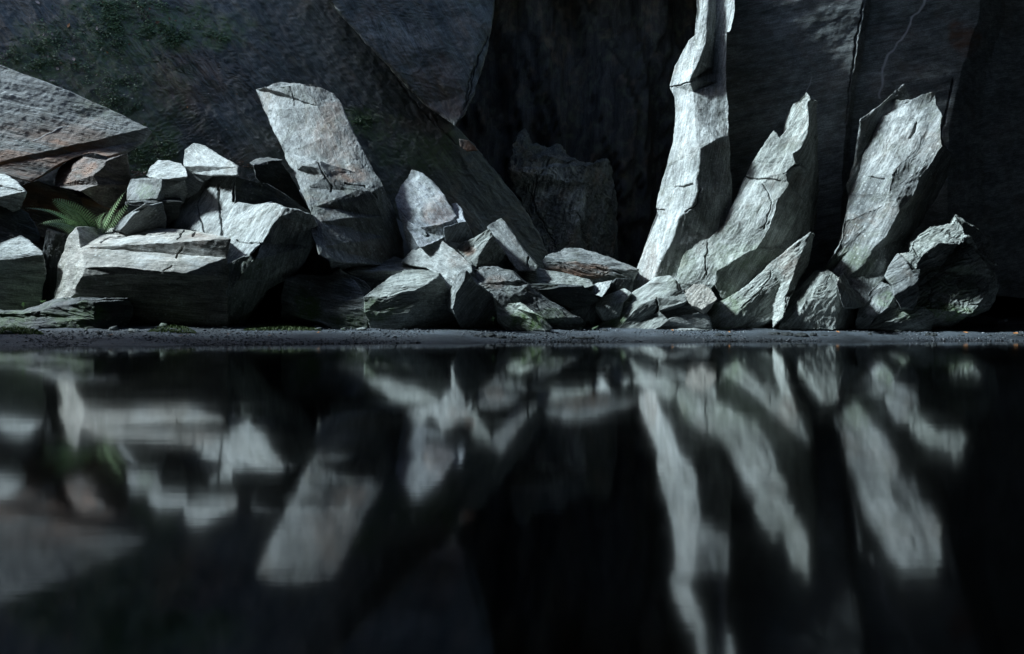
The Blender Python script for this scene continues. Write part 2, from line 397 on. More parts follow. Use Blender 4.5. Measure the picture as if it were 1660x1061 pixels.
# back of the cave: vertical ribs
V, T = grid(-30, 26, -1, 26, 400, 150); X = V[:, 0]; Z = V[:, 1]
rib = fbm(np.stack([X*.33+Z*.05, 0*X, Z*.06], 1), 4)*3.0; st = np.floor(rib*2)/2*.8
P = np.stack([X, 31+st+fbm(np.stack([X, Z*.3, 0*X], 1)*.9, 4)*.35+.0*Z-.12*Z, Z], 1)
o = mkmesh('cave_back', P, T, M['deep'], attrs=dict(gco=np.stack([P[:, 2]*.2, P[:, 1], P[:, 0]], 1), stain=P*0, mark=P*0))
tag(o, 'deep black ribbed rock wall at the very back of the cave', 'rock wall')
# the big cliff on the right, with tall fissures
cl = [(1178, 1300, -.10, 'F'), ]
rock('cliff', 'tall dark slate cliff behind the pale spires on the right', (19.9, 20.6, 1180, 1700), 'cliff',
     [((-.02, -.99, .055), [(1176, -110), (1412, -110), (1398, 30), (1388, 90), (1378, 150), (1366, 250), (1360, 470), (1120, 520), (1176, 300)]),
      ((.75, -.65, 0), [(1412, -110), (1428, -110), (1408, 30), (1398, 90), (1386, 150), (1376, 260), (1372, 470), (1360, 470), (1366, 250), (1378, 150), (1388, 90), (1398, 30)]),
      ((-.02, -.99, .06), [(1428, -110), (1600, -110), (1584, 40), (1560, 110), (1540, 200), (1530, 480), (1372, 470), (1376, 260), (1386, 150), (1398, 90), (1408, 30)]),
      ((.5, -.85, 0), [(1600, -110), (1640, -110), (1626, 40), (1600, 110), (1590, 200), (1610, 480), (1530, 480), (1540, 200), (1560, 110), (1584, 40)]),
      ((.25, -.95, 0), [(1640, -110), (1900, -110), (1900, 500), (1610, 480), (1590, 200), (1600, 110), (1626, 40)])],
     thick=5, amp=.8, L=0.06, grain=12, cat='cliff', foot=2000, step=.3, reg=.02, gfac=.35,
     veins=[([(1500, -20), (1496, 8), (1480, 28), (1478, 40), (1462, 66), (1438, 92), (1434, 102), (1430, 130), (1424, 160)], 1.7, 1), ([(1315, 125), (1308, 148)], .8, .7)],
     stains=[(1565, 60, 30, 30, 'rust', .7), (1220, 150, 60, 140, 'rust', .15), (1250, 60, 60, 40, 'pale', .12)],
     cracks=[([(1400, 0), (1384, 90), (1372, 200)], 2.0), ([(1545, 130), (1530, 200), (1520, 260)], 1.6)])
# unseen roof and side sheets, added to limit the light to one upper left opening
sheet('light_block_roof', lambda u, v: np.stack([u, v, 14.5+0*u], 1), 5.0, 30, -14, 36, 40, 50, 'deep', True, kind='structure')
sheet('light_block_roof', lambda u, v: np.stack([u, v, 14.5+0*u], 1), -30, 5.0, 24, 36, 40, 14, 'deep', True, kind='structure')
sheet('light_block_roof', lambda u, v: np.stack([u, v, 12.5+0*u], 1), -30, 5.2, -14, 14.7, 40, 34, 'deep', True, kind='structure')
sheet('light_block_side', lambda u, v: np.stack([22+0*u, u, v], 1), -14, 34, -1, 16, 50, 20, 'deep', True, kind='structure')  # added out of view to keep skylight off the front faces
sheet('light_block_side', lambda u, v: np.stack([u, -10+0*u, v], 1), -28, 24, -1, 14, 60, 20, 'deep', True, kind='structure')
sheet('light_block_side', lambda u, v: np.stack([-26+0*u, u, v], 1), -12, 14, -1, 13, 30, 20, 'deep', False, kind='structure')
sheet('light_block_side', lambda u, v: np.stack([-26+0*u, u, v], 1), 14, 34, -1, 7, 30, 12, 'deep', False, kind='structure')

# ------------------------------------------------------------------ boulders, left half
rock('slab', 'huge blue grey rust stained slab lying on the far left above the ferns', 17.9, 'mid',
     [((.1, -.95, .30), [(-90, 70), (0, 106), (60, 128), (120, 152), (180, 178), (240, 207), (232, 228), (200, 246), (172, 254), (150, 248), (132, 252), (105, 262), (86, 276), (52, 294), (0, 284), (-90, 284)]),
      ('RD', [(240, 207), (248, 213), (236, 228), (205, 250), (180, 258), (172, 254), (200, 246), (232, 228)])],
     thick=.9, grain=-12, cat='rock slab', step=.4, amp=.6, gfac=.15,
     stains=[(60, 270, 140, 45, 'rust', 1), (90, 225, 110, 35, 'rust', .6), (20, 190, 60, 70, 'pale', .5), (110, 200, 50, 30, 'pale', .3), (170, 175, 60, 20, 'moss', .35)],
     veins=[([(0, 142), (18, 155), (34, 160)], .8, .5), ([(55, 228), (80, 215), (110, 205)], 1, .4)])
rock('boulder', 'rusty brown layered block wedged under the huge left slab', 17.4, 'brown',
     [('FLU', [(118, 252), (150, 258), (173, 262), (166, 274), (152, 285), (160, 300), (132, 310), (88, 302), (96, 276)]),
      ('RD', [(173, 262), (206, 250), (213, 300), (208, 345), (160, 330), (132, 310), (160, 300), (152, 285), (166, 274)])],
     thick=.8, grain=-8, stains=[(125, 275, 45, 30, 'rust', .8)])
rock('boulder', 'small bright white rock at the left edge below the rusty slab', 16.6, 'pale',
     [('TL', [(-60, 280), (8, 284), (30, 297), (42, 312), (40, 319), (10, 324), (-60, 328)]), ('FD', [(-60, 328), (10, 324), (40, 319), (34, 340), (10, 352), (-60, 356)])], thick=.7, grain=-10,
     cracks=[([(0, 303), (20, 305), (36, 311)], 1.4)])
rock('boulder', 'brown flaking boulder directly behind the fern fronds', 17.9, 'brown',
     [('RFU', [(36, 302), (60, 297), (92, 304), (118, 312), (140, 330), (162, 352), (176, 380), (110, 395), (50, 380), (34, 340)])], thick=.8, grain=-15, step=2,
     stains=[(60, 320, 60, 30, 'rust', .7)])
rock('boulder', 'thin brown edged plate sloping down right of the fern', 17.8, 'brown',
     [('T', [(118, 310), (135, 312), (175, 326), (216, 345), (212, 350), (170, 336), (130, 320)]), ('F', [(130, 320), (170, 336), (212, 350), (206, 372), (175, 385), (140, 350)])], thick=.6, grain=-20,
     stains=[(165, 325, 60, 14, 'rust', .9)])
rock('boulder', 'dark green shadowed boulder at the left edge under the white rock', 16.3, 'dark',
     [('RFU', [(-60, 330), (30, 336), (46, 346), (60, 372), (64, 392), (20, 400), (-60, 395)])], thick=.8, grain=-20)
rock('boulder', 'grey block with pale flat top and black front at the lower left edge', 15.9, 'pale',
     [('T', [(-80, 374), (10, 377), (34, 384), (52, 395), (68, 406), (69, 412), (46, 412), (20, 421), (-80, 424)]),
      ('FD', [(-80, 424), (20, 421), (46, 412), (69, 412), (74, 440), (70, 470), (66, 504), (-80, 512)])], thick=1.2, grain=-5)
rock('boulder', 'narrow dark upright block in the gap left of the big bright block', 16.2, 'dark',
     [('F', [(78, 374), (112, 384), (118, 400), (108, 430), (98, 470), (96, 508), (70, 508), (74, 430), (73, 400)])], thick=.8, grain=80)
rock('boulder', 'big bright rectangular block with warm sheened top and black front face', 15.3, 'warm',
     [((-.2, -.58, .79), [(125, 369), (180, 371), (240, 371), (297, 373), (340, 380), (372, 388), (368, 418), (346, 449), (300, 443), (235, 437), (168, 432), (138, 434), (131, 402)]),
      ('LF', [(125, 369), (131, 402), (138, 434), (133, 448), (122, 466), (121, 478), (112, 487), (96, 494), (88, 494), (90, 462), (95, 430), (104, 402), (112, 382)]),
      ('FD', [(138, 434), (168, 432), (235, 437), (300, 443), (346, 449), (358, 455), (364, 490), (366, 528), (300, 533), (200, 530), (110, 520), (96, 494), (112, 487), (121, 478), (122, 466), (133, 448)]),
      ((.5, -.86, 0), [(346, 449), (368, 418), (370, 440), (369, 500), (368, 528), (366, 528), (364, 490), (358, 455)])],
     thick=1.3, grain=-6, foot=519, chip=1.0, amp=.6, step=.12,
     cracks=[([(188, 372), (183, 378), (170, 381)], 1.2), ([(162, 395), (178, 386), (198, 384), (232, 380), (252, 382), (268, 378)], .7), ([(288, 388), (300, 375)], 1.3), ([(312, 384), (318, 378)], 1.3), ([(264, 440), (278, 432)], 1.1), ([(286, 418), (296, 402)], 1.0)],
     stains=[(240, 405, 60, 25, 'pale', .6), (330, 415, 40, 30, 'pale', .7), (320, 390, 30, 12, 'rust', .35)])
rock('boulder', 'low moss covered block at the water edge in the lower left corner', 14.6, 'dark',
     [('T', [(-60, 503), (36, 502), (62, 498), (84, 491), (110, 487), (150, 485), (208, 485), (209, 489), (152, 491), (110, 493), (60, 505), (-60, 511)]),
      ((.1, -.97, .22), [(-60, 511), (60, 505), (110, 493), (152, 491), (155, 515), (154, 543), (90, 544), (30, 541), (-60, 540)]),
      ('RD', [(152, 491), (209, 489), (214, 496), (208, 520), (196, 541), (154, 543), (155, 515)])], thick=.9, grain=-8, foot=530,
     stains=[(120, 515, 60, 26, 'moss', 1), (20, 520, 50, 20, 'moss', .8)])
rock('boulder', 'tall pale cracked block with overhanging black right side behind the big bright block', 15.9, 'pale',
     [('FLU', [(263, 364), (268, 350), (290, 325), (302, 313), (322, 297), (342, 284), (383, 282), (380, 305), (377, 329), (374, 360), (372, 388), (340, 380), (297, 373)]),
      ((-.25, -.75, .6), [(377, 329), (410, 331), (440, 330), (464, 337), (452, 352), (425, 392), (406, 412), (392, 428), (374, 440), (366, 480), (365, 430), (372, 388), (374, 360)]),
      ('RD', [(464, 337), (486, 341), (507, 350), (514, 364), (506, 400), (494, 425), (476, 446), (455, 460), (436, 470), (410, 500), (395, 525), (366, 528), (366, 480), (374, 468), (392, 445), (412, 420), (425, 392), (452, 352)]),
      ('FL', [(392, 428), (406, 412), (412, 420), (392, 445), (374, 468), (366, 480), (374, 440)])],
     thick=1.2, grain=70, foot=519, step=.5,
     cracks=[([(354, 300), (356, 330), (358, 360), (360, 382)], 1.5), ([(320, 325), (322, 345), (330, 365), (332, 376)], 1.2), ([(292, 343), (300, 330)], 1.3), ([(383, 390), (400, 393), (425, 394)], 1.0), ([(335, 296), (326, 312), (322, 326)], 1.8)],
     stains=[(350, 345, 60, 40, 'pale', .6), (410, 380, 40, 30, 'pale', .5), (400, 430, 20, 20, 'moss', .4)])
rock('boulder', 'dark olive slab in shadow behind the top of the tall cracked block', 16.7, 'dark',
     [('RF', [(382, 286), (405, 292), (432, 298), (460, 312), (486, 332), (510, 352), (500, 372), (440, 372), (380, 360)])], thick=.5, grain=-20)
rock('boulder', 'rounded pale boulder topping the left pile', 17.0, 'pale',
     [('FLU', [(297, 262), (300, 243), (315, 233), (332, 238), (346, 246), (366, 258), (387, 271), (386, 284), (345, 285), (332, 294), (310, 282), (298, 270)]),
      ('F', [(298, 270), (310, 282), (332, 294), (322, 310), (304, 320), (297, 295)])], thick=.8, grain=-30, amp=.7, step=.5,
     stains=[(335, 262, 40, 25, 'pale', .4)])
rock('boulder', 'small pale rock tucked left of the rounded topping boulder', 16.9, 'pale',
     [('TL', [(238, 286), (244, 272), (257, 260), (276, 262), (294, 266), (302, 276), (304, 288), (300, 292), (264, 290)]),
      ('RD', [(264, 290), (300, 292), (306, 312), (296, 332), (262, 330), (258, 310)])], thick=.6, grain=-10)
rock('boulder', 'small square pale rock standing above the fern tips', 16.7, 'mid',
     [('FLU', [(213, 292), (240, 289), (264, 291), (262, 305), (254, 323), (206, 326), (208, 305)]), ('R', [(264, 291), (268, 300), (264, 326), (254, 323), (262, 305)])], thick=.6, grain=80, stains=[(235, 310, 15, 14, 'moss', .5), (220, 305, 20, 14, 'pale', .4)])
rock('boulder', 'dark wedge with a thin pale ridge behind the top edge of the big bright block', 16.2, 'mid',
     [('LF', [(183, 374), (195, 360), (213, 345), (236, 330), (240, 333), (215, 352), (196, 374)]),
      ('RD', [(196, 374), (215, 352), (240, 333), (262, 330), (268, 350), (268, 380), (230, 390)])], thick=.6, grain=40)
rock('boulder', 'thin slanting dark slab lying below the square pale rock', 16.5, 'dark',
     [('TT', [(204, 328), (250, 324), (292, 322), (296, 327), (262, 331), (206, 336)]), ('FD', [(206, 336), (262, 331), (296, 327), (290, 350), (262, 372), (210, 352)])], thick=.6, grain=0)
rock('slab', 'tall tilted slab leaning left with jagged top and bright left edge', 17.3, 'mid',
     [((-.08, -.78, .58), [(416, 145), (432, 142), (456, 133), (478, 136), (492, 138), (515, 172), (540, 220), (575, 278), (604, 312), (580, 309), (556, 303), (540, 298), (528, 286), (518, 262), (514, 274), (490, 268), (482, 276), (462, 246), (440, 200), (425, 165)]),
      ((.15, -.86, .48), [(492, 138), (505, 135), (520, 143), (540, 152), (551, 165), (564, 196), (578, 226), (600, 268), (622, 302), (618, 314), (604, 312), (575, 278), (540, 220), (515, 172)]),
      ((-.25, -.78, .58), [(416, 145), (425, 165), (440, 200), (462, 246), (482, 276), (486, 284), (500, 305), (512, 335), (520, 360), (526, 400), (534, 424), (518, 412), (505, 375), (505, 345), (488, 305), (462, 252), (446, 215), (428, 180)]),
      ((.12, -.97, .18), [(482, 276), (490, 268), (514, 274), (518, 262), (528, 286), (540, 298), (556, 303), (580, 309), (604, 312), (610, 322), (618, 350), (626, 385), (632, 430), (600, 440), (540, 440), (534, 424), (526, 400), (520, 360), (512, 335), (500, 305), (486, 284)]),
      ('R', [(604, 312), (618, 314), (622, 302), (632, 322), (642, 350), (652, 390), (660, 440), (632, 430), (626, 385), (618, 350), (610, 322)])],
     thick=.7, grain=-62, L=.034, amp=.75, step=.7, cat='rock slab', cracks=[([(515, 262), (524, 282), (538, 302), (536, 312)], 1.4), ([(470, 140), (474, 152), (478, 170)], 1.0), ([(560, 298), (590, 302), (612, 320)], 1.0)],
     stains=[(535, 215, 50, 60, 'rust', .3), (500, 265, 40, 30, 'pale', .5), (560, 285, 35, 20, 'rust', .6), (445, 220, 16, 50, 'pale', .6), (570, 260, 20, 40, 'pale', .5)])
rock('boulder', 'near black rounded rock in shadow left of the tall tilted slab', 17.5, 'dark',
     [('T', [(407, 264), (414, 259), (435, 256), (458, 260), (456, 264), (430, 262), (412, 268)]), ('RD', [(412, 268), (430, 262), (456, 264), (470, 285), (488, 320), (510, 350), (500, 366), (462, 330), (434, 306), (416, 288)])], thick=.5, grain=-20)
rock('boulder', 'narrow bluish slab standing at the right foot of the tall cracked block', 16.5, 'blue',
     [('FL', [(509, 372), (516, 368), (526, 392), (538, 424), (548, 450), (520, 452), (496, 432), (506, 405)])], thick=.5, grain=70)
rock('boulder', 'broad dark mossy block beside the beach left of centre', 15.4, 'mid',
     [((-.05, -.9, .42), [(463, 452), (510, 455), (560, 462), (590, 477), (594, 488), (598, 500), (596, 531), (555, 533), (520, 523), (480, 513), (472, 482)]),
      ('FL', [(463, 452), (472, 482), (480, 513), (455, 508), (457, 478)]),
      ((.1, -.75, .65), [(463, 452), (480, 446), (530, 446), (575, 455), (590, 477), (560, 462), (510, 455)])], thick=1.0, grain=-15, foot=526,
     stains=[(495, 490, 28, 30, 'moss', .9), (570, 520, 40, 18, 'moss', .6)])
rock('boulder', 'small pale wedge rock above the broad dark mossy block', 15.9, 'green',
     [('TL', [(530, 420), (546, 429), (553, 438), (548, 446), (535, 448)]), ('FM', [(553, 438), (566, 446), (590, 456), (603, 470), (590, 482), (560, 472), (536, 462), (535, 448), (548, 446)])], thick=.5, grain=-30)
rock('boulder', 'flat pale plate propped with dark underside near the centre left', 16.3, 'pale',
     [('TT', [(562, 441), (590, 429), (640, 418), (672, 424), (706, 436), (690, 442), (655, 438), (610, 442), (578, 447)]),
      ('FD', [(562, 441), (578, 447), (610, 442), (655, 438), (640, 455), (620, 470), (603, 474), (590, 456), (572, 448)])], thick=.6, grain=5)
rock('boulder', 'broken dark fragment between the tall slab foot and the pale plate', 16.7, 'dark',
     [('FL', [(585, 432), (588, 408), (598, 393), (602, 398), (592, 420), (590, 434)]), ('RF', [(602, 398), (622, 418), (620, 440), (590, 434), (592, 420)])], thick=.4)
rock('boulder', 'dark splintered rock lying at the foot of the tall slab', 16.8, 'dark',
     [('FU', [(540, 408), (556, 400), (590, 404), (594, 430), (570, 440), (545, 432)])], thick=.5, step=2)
rock('boulder', 'large angular block with pale top and black right side near the centre', 15.4, 'green',
     [('T', [(588, 481), (610, 468), (630, 452), (656, 438), (690, 438), (713, 443), (712, 446), (694, 460), (675, 470), (650, 470), (626, 466), (616, 482)]),
      ((.0, -.96, .2), [(588, 481), (616, 482), (626, 466), (650, 470), (675, 470), (677, 490), (660, 510), (640, 531), (602, 530), (592, 505)]),
      ('RD', [(675, 470), (694, 460), (712, 446), (722, 455), (732, 478), (728, 500), (748, 520), (740, 531), (640, 531), (660, 510), (677, 490)])],
     thick=1.0, grain=5, foot=524, stains=[(620, 500, 40, 18, 'moss', .7)], chip=1.2)
rock('boulder', 'rounded pale boulder with freckled face just left of centre', 16.0, 'pale',
     [('FLU', [(652, 426), (668, 406), (690, 393), (714, 391), (732, 402), (746, 412), (764, 430), (765, 440), (750, 452), (730, 470), (716, 462), (712, 446), (690, 434)])], thick=.8, grain=-30, step=.6,
     stains=[(745, 420, 20, 16, 'rust', .25), (700, 415, 40, 25, 'pale', .4)])
rock('boulder', 'dark diamond shaped rock with bright left edge at the beach centre', 15.3, 'mid',
     [('LE', [(749, 437), (756, 440), (752, 456), (740, 476), (733, 502), (723, 500), (722, 492), (729, 474), (737, 454)]),
      ('RD', [(756, 440), (775, 462), (800, 484), (812, 500), (808, 518), (798, 530), (752, 532), (733, 502), (740, 476), (752, 456)])], thick=.8, grain=50, foot=524,
     stains=[(800, 515, 20, 16, 'moss', .5)])
rock('slab', 'pale pointed slab standing in the gap right of the tall slab', 16.9, 'blue',
     [((-.15, -.8, .55), [(642, 322), (652, 300), (668, 276), (684, 282), (700, 295), (712, 308), (726, 330), (740, 350), (735, 358), (716, 363), (722, 385), (700, 395), (680, 402), (662, 372), (646, 350)]),
      ('R', [(740, 350), (752, 360), (754, 372), (740, 388), (722, 385), (716, 363), (735, 358)])],
     thick=.6, grain=-55, cat='rock slab', step=.6, stains=[(710, 350, 25, 30, 'rust', .35), (680, 320, 40, 40, 'pale', .5)])
rock('boulder', 'small chipped block on the right shoulder of the pale pointed slab', 16.7, 'blue',
     [('TL', [(734, 332), (740, 330), (750, 345), (755, 360), (744, 362), (738, 350)]), ('RD', [(744, 362), (755, 360), (766, 384), (758, 394), (722, 392), (720, 370)])], thick=.4)
rock('boulder', 'pale triangular shard below the pale pointed slab', 16.6, 'blue',
     [('FL', [(652, 348), (662, 358), (690, 376), (692, 384), (672, 410), (660, 398), (655, 372)])], thick=.4, grain=-40)
rock('boulder', 'black triangular rock with a jagged lit ridge right of the rounded boulder', 16.2, 'green',
     [('FLU', [(740, 402), (752, 393), (770, 386), (780, 380), (793, 371), (792, 390), (784, 406), (772, 432), (764, 430), (748, 412)]),
      ('RD', [(793, 371), (800, 385), (815, 406), (835, 438), (834, 448), (772, 446), (772, 432), (784, 406), (792, 390)])], thick=.6, grain=40, step=2, stains=[(760, 405, 12, 10, 'rust', .6)])
rock('slab', 'narrow grey slab slanting down right behind the black triangular rock', 16.7, 'mid',
     [((-.05, -.8, .6), [(788, 367), (800, 360), (812, 354), (820, 364), (836, 388), (852, 410), (873, 432), (868, 440), (840, 440), (815, 406), (800, 385)])], thick=.4, grain=-55, cat='rock slab', cracks=[([(858, 418), (856, 434)], 1.5)])
rock('boulder', 'flat pale strip of rock behind the long dark log shaped rock', 16.3, 'green',
     [((-.1, -.6, .78), [(826, 424), (846, 430), (872, 434), (900, 440), (932, 448), (958, 456), (964, 464), (940, 470), (905, 466), (862, 462), (840, 446)])], thick=.5, grain=-12, foot=2000)
rock('boulder', 'long grey rock sloping down to the beach right of centre', 15.4, 'mid',
     [((-.1, -.75, .62), [(768, 438), (780, 433), (806, 434), (832, 440), (846, 452), (858, 462), (830, 478), (800, 478), (776, 460)]),
      ((.1, -.88, .42), [(800, 478), (830, 478), (858, 462), (880, 480), (905, 498), (935, 514), (950, 522), (935, 532), (890, 532), (850, 520), (812, 500)])], thick=.9, grain=-38, foot=522,
     stains=[(800, 455, 25, 14, 'rust', .3), (890, 515, 40, 12, 'moss', .4)])
rock('boulder', 'bright splintered sliver of rock in front of the long sloping grey rock', 15.0, 'green',
     [('TL', [(800, 478), (812, 473), (830, 482), (850, 496), (880, 514), (896, 527), (886, 532), (860, 516), (836, 500), (812, 490)]),
      ('F', [(800, 478), (812, 490), (836, 500), (860, 516), (886, 532), (822, 532), (806, 512)])], thick=.6, grain=-35, foot=524, step=1.6,
     stains=[(850, 520, 40, 14, 'moss', 1), (840, 500, 40, 12, 'moss', .3)])
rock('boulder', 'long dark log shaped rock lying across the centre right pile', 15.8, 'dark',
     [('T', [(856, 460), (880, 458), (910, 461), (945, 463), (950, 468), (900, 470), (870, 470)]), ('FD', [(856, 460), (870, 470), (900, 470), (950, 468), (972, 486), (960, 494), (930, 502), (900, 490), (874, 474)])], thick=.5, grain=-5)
rock('slab', 'wide low slab with pale top and brown front at the cave mouth', 17.2, 'mid',
     [((0, -.5, .86), [(878, 424), (888, 413), (902, 409), (914, 402), (938, 402), (962, 410), (985, 417), (1012, 428), (1035, 437), (1028, 450), (1000, 448), (978, 438), (966, 426), (945, 429), (882, 430)]),
      ((.1, -.95, .15), [(878, 424), (882, 430), (945, 429), (966, 426), (978, 438), (1000, 448), (1028, 450), (1020, 468), (975, 466), (935, 456), (890, 446)])], thick=1.0, grain=-15, cat='rock slab',
     stains=[(930, 440, 60, 14, 'rust', .7)], cracks=[([(968, 432), (985, 440), (1005, 444)], 1.8)])
rock('boulder', 'small bright triangular rock beside the end of the log shaped rock', 15.9, 'pale',
     [('TL', [(949, 470), (968, 460), (991, 454), (988, 466), (976, 482), (962, 478)])], thick=.4)
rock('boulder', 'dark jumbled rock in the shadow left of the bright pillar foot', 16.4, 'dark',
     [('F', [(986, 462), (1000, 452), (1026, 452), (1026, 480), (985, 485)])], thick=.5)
rock('boulder', 'small flat pale stone left of the bright pillar foot', 15.9, 'green',
     [('T', [(968, 488), (985, 478), (1012, 468), (1024, 476), (1010, 490), (980, 500), (966, 497)]), ('F', [(966, 497), (980, 500), (1010, 490), (1005, 512), (975, 512)])], thick=.5)
rock('boulder', 'little dark cube shaped stone with pale left face near the beach', 15.4, 'mid',
     [('FLU', [(925, 503), (940, 495), (956, 491), (956, 516), (938, 520)]), ('R', [(956, 491), (975, 493), (976, 518), (958, 524), (956, 516)])], thick=.4)

# ------------------------------------------------------------------ right half: pillar, spires and boulders
rock('rock_pillar', 'tall bright ribbon like rock pillar rising out of frame at the cave edge', (17.8, 17.8, 0, 1), 'pale',
     [('LF', [(1136, -110), (1149, -110), (1148, 0), (1143, 72), (1132, 100), (1118, 132), (1087, 140), (1095, 106), (1108, 82), (1118, 66), (1134, 52), (1138, 0)]),
      ('R', [(1149, -110), (1162, -110), (1160, 0), (1157, 110), (1148, 113), (1132, 124), (1118, 132), (1132, 100), (1143, 72), (1148, 0)]),
      ('FL', [(1162, -110), (1182, -110), (1181, 0), (1178, 52), (1177, 134), (1163, 133), (1157, 110), (1160, 0)]),
      ('LF', [(1182, -110), (1193, -110), (1191, 0), (1190, 26), (1183, 52), (1178, 52), (1181, 0)]),
      ('LF', [(1087, 140), (1118, 132), (1124, 150), (1126, 190), (1130, 236), (1136, 242), (1132, 275), (1128, 292), (1100, 302), (1082, 330), (1070, 352), (1064, 338), (1070, 310), (1082, 272), (1092, 230), (1094, 190), (1094, 158)]),
      ('FLU', [(1118, 132), (1132, 124), (1148, 113), (1157, 110), (1163, 133), (1172, 135), (1175, 175), (1181, 222), (1160, 226), (1130, 236), (1126, 190), (1124, 150)]),
      ('LE', [(1172, 135), (1177, 134), (1180, 175), (1183, 222), (1181, 222), (1175, 175)]),
      ((.12, -.95, .15), [(1136, 242), (1130, 236), (1160, 226), (1181, 222), (1183, 222), (1186, 300), (1190, 420), (1160, 460), (1080, 462), (1060, 452), (1075, 415), (1090, 390), (1100, 356), (1120, 336), (1131, 310), (1128, 292), (1132, 275)]),
      ('LF', [(1064, 338), (1070, 352), (1082, 330), (1100, 302), (1128, 292), (1131, 310), (1120, 336), (1100, 356), (1090, 390), (1075, 415), (1060, 452), (1045, 475), (1018, 482), (1026, 458), (1040, 420), (1056, 385), (1068, 356)])],
     thick=.9, grain=78, L=.034, cat='rock pillar', amp=.65, step=.8, foot=2000, reg=.015,
     cracks=[([(1095, 304), (1108, 303), (1124, 299)], 1.4), ([(1064, 340), (1076, 340)], 1.1), ([(1135, 306), (1130, 330), (1112, 345)], 1.0), ([(1087, 141), (1105, 138), (1122, 132)], 1.0)],
     stains=[(1050, 430, 20, 50, 'rust', .2), (1110, 200, 30, 90, 'pale', .5), (1150, 210, 30, 30, 'pale', .7), (1080, 370, 30, 60, 'pale', .5)])
rock('rock_spire', 'huge bright jagged spire with black right edge in front of the cliff', 16.9, 'green',
     [((-.5, -.72, .48), [(1307, 150), (1309, 166), (1311, 185), (1311, 215), (1300, 238), (1287, 250), (1291, 265), (1272, 282), (1278, 298), (1262, 322), (1256, 345), (1248, 370), (1226, 404), (1205, 412), (1186, 425), (1162, 440), (1148, 432), (1142, 420), (1150, 388), (1175, 366), (1186, 340), (1196, 316), (1208, 290), (1222, 262), (1240, 236), (1254, 213), (1264, 224), (1278, 204), (1285, 170)]),
      ((.22, -.95, .05), [(1311, 215), (1312, 280), (1312, 340), (1312, 382), (1280, 405), (1255, 430), (1215, 478), (1185, 492), (1168, 484), (1158, 462), (1162, 440), (1186, 425), (1205, 412), (1226, 404), (1248, 370), (1256, 345), (1262, 322), (1278, 298), (1272, 282), (1291, 265), (1287, 250), (1300, 238)]),
      ((.95, -.3, 0), [(1307, 150), (1314, 161), (1326, 164), (1326, 260), (1325, 362), (1312, 382), (1312, 340), (1312, 280), (1311, 215), (1311, 185), (1309, 166)]),
      ('FLU', [(1098, 446), (1104, 424), (1114, 405), (1130, 394), (1150, 388), (1142, 420), (1148, 432), (1146, 445), (1118, 450), (1096, 460)]),
      ('FL', [(1096, 460), (1118, 450), (1146, 445), (1148, 432), (1162, 440), (1158, 462), (1150, 470), (1122, 466), (1106, 474), (1096, 470)])],
     thick=.6, grain=60, L=.032, cat='rock spire', step=.7, foot=2000, chip=1.2,
     cracks=[([(1208, 288), (1238, 290), (1264, 294)], 1.4), ([(1270, 282), (1284, 272), (1296, 268)], 1.6), ([(1150, 395), (1142, 420), (1145, 445)], 1.3), ([(1240, 300), (1252, 330), (1240, 370)], .9)],
     stains=[(1230, 330, 50, 60, 'pale', .6), (1180, 410, 30, 20, 'pale', .4), (1110, 430, 20, 30, 'moss', .2), (1210, 420, 60, 25, 'moss', .3)])
rock('boulder', 'small warm ridged rock tucked under the foot of the huge spire', 15.5, 'warm',
     [('FLU', [(1110, 470), (1124, 462), (1142, 462), (1152, 470), (1164, 486), (1150, 494), (1140, 503), (1122, 495), (1112, 486)])], thick=.5, grain=60, step=2)
rock('boulder', 'broad striped slab leaning under the huge spire down to the beach', 15.7, 'green',
     [((-.4, -.68, .6), [(1144, 498), (1170, 490), (1200, 474), (1226, 450), (1246, 432), (1262, 420), (1256, 445), (1245, 466), (1222, 482), (1196, 506), (1176, 530), (1156, 531)]),
      ((.05, -.98, .18), [(1256, 445), (1262, 460), (1254, 490), (1250, 520), (1234, 528), (1205, 531), (1176, 530), (1196, 506), (1222, 482), (1245, 466)]),
      ((-.6, -.72, .3), [(1262, 420), (1284, 402), (1313, 378), (1308, 395), (1296, 420), (1284, 450), (1274, 480), (1262, 505), (1254, 528), (1250, 520), (1254, 490), (1262, 460), (1256, 445)]),
      ((.8, -.6, 0), [(1313, 378), (1322, 380), (1310, 430), (1290, 470), (1268, 515), (1254, 528), (1262, 505), (1274, 480), (1284, 450), (1296, 420), (1308, 395)])],
     thick=.9, grain=42, step=1.6, foot=522, stains=[(1180, 490, 40, 25, 'moss', .5), (1285, 430, 20, 30, 'rust', .2)], cracks=[([(1250, 440), (1235, 470), (1200, 500)], .9)])
rock('boulder', 'smooth striped pale rock with green foot left of the huge spire', 15.7, 'green',
     [((-.45, -.6, .66), [(968, 528), (985, 508), (1002, 490), (1024, 476), (1045, 462), (1062, 450), (1084, 446), (1096, 455), (1100, 470), (1080, 482), (1062, 484), (1040, 492), (1012, 520), (1000, 532)]),
      ((.15, -.9, -.2), [(1012, 520), (1040, 492), (1062, 484), (1068, 496), (1058, 510), (1035, 522)]),
      ((-.1, -.7, .7), [(1062, 484), (1080, 482), (1100, 470), (1112, 476), (1115, 488), (1090, 496), (1068, 503), (1068, 496)]),
      ((-.1, -.7, .7), [(1000, 532), (1012, 520), (1035, 522), (1058, 510), (1068, 503), (1085, 520), (1060, 532), (1025, 535)])],
     thick=1.0, grain=40, foot=524, amp=.8, stains=[(990, 515, 26, 20, 'moss', .8), (1050, 470, 30, 20, 'pale', .3)], cracks=[([(1064, 484), (1066, 504)], 1.3)])
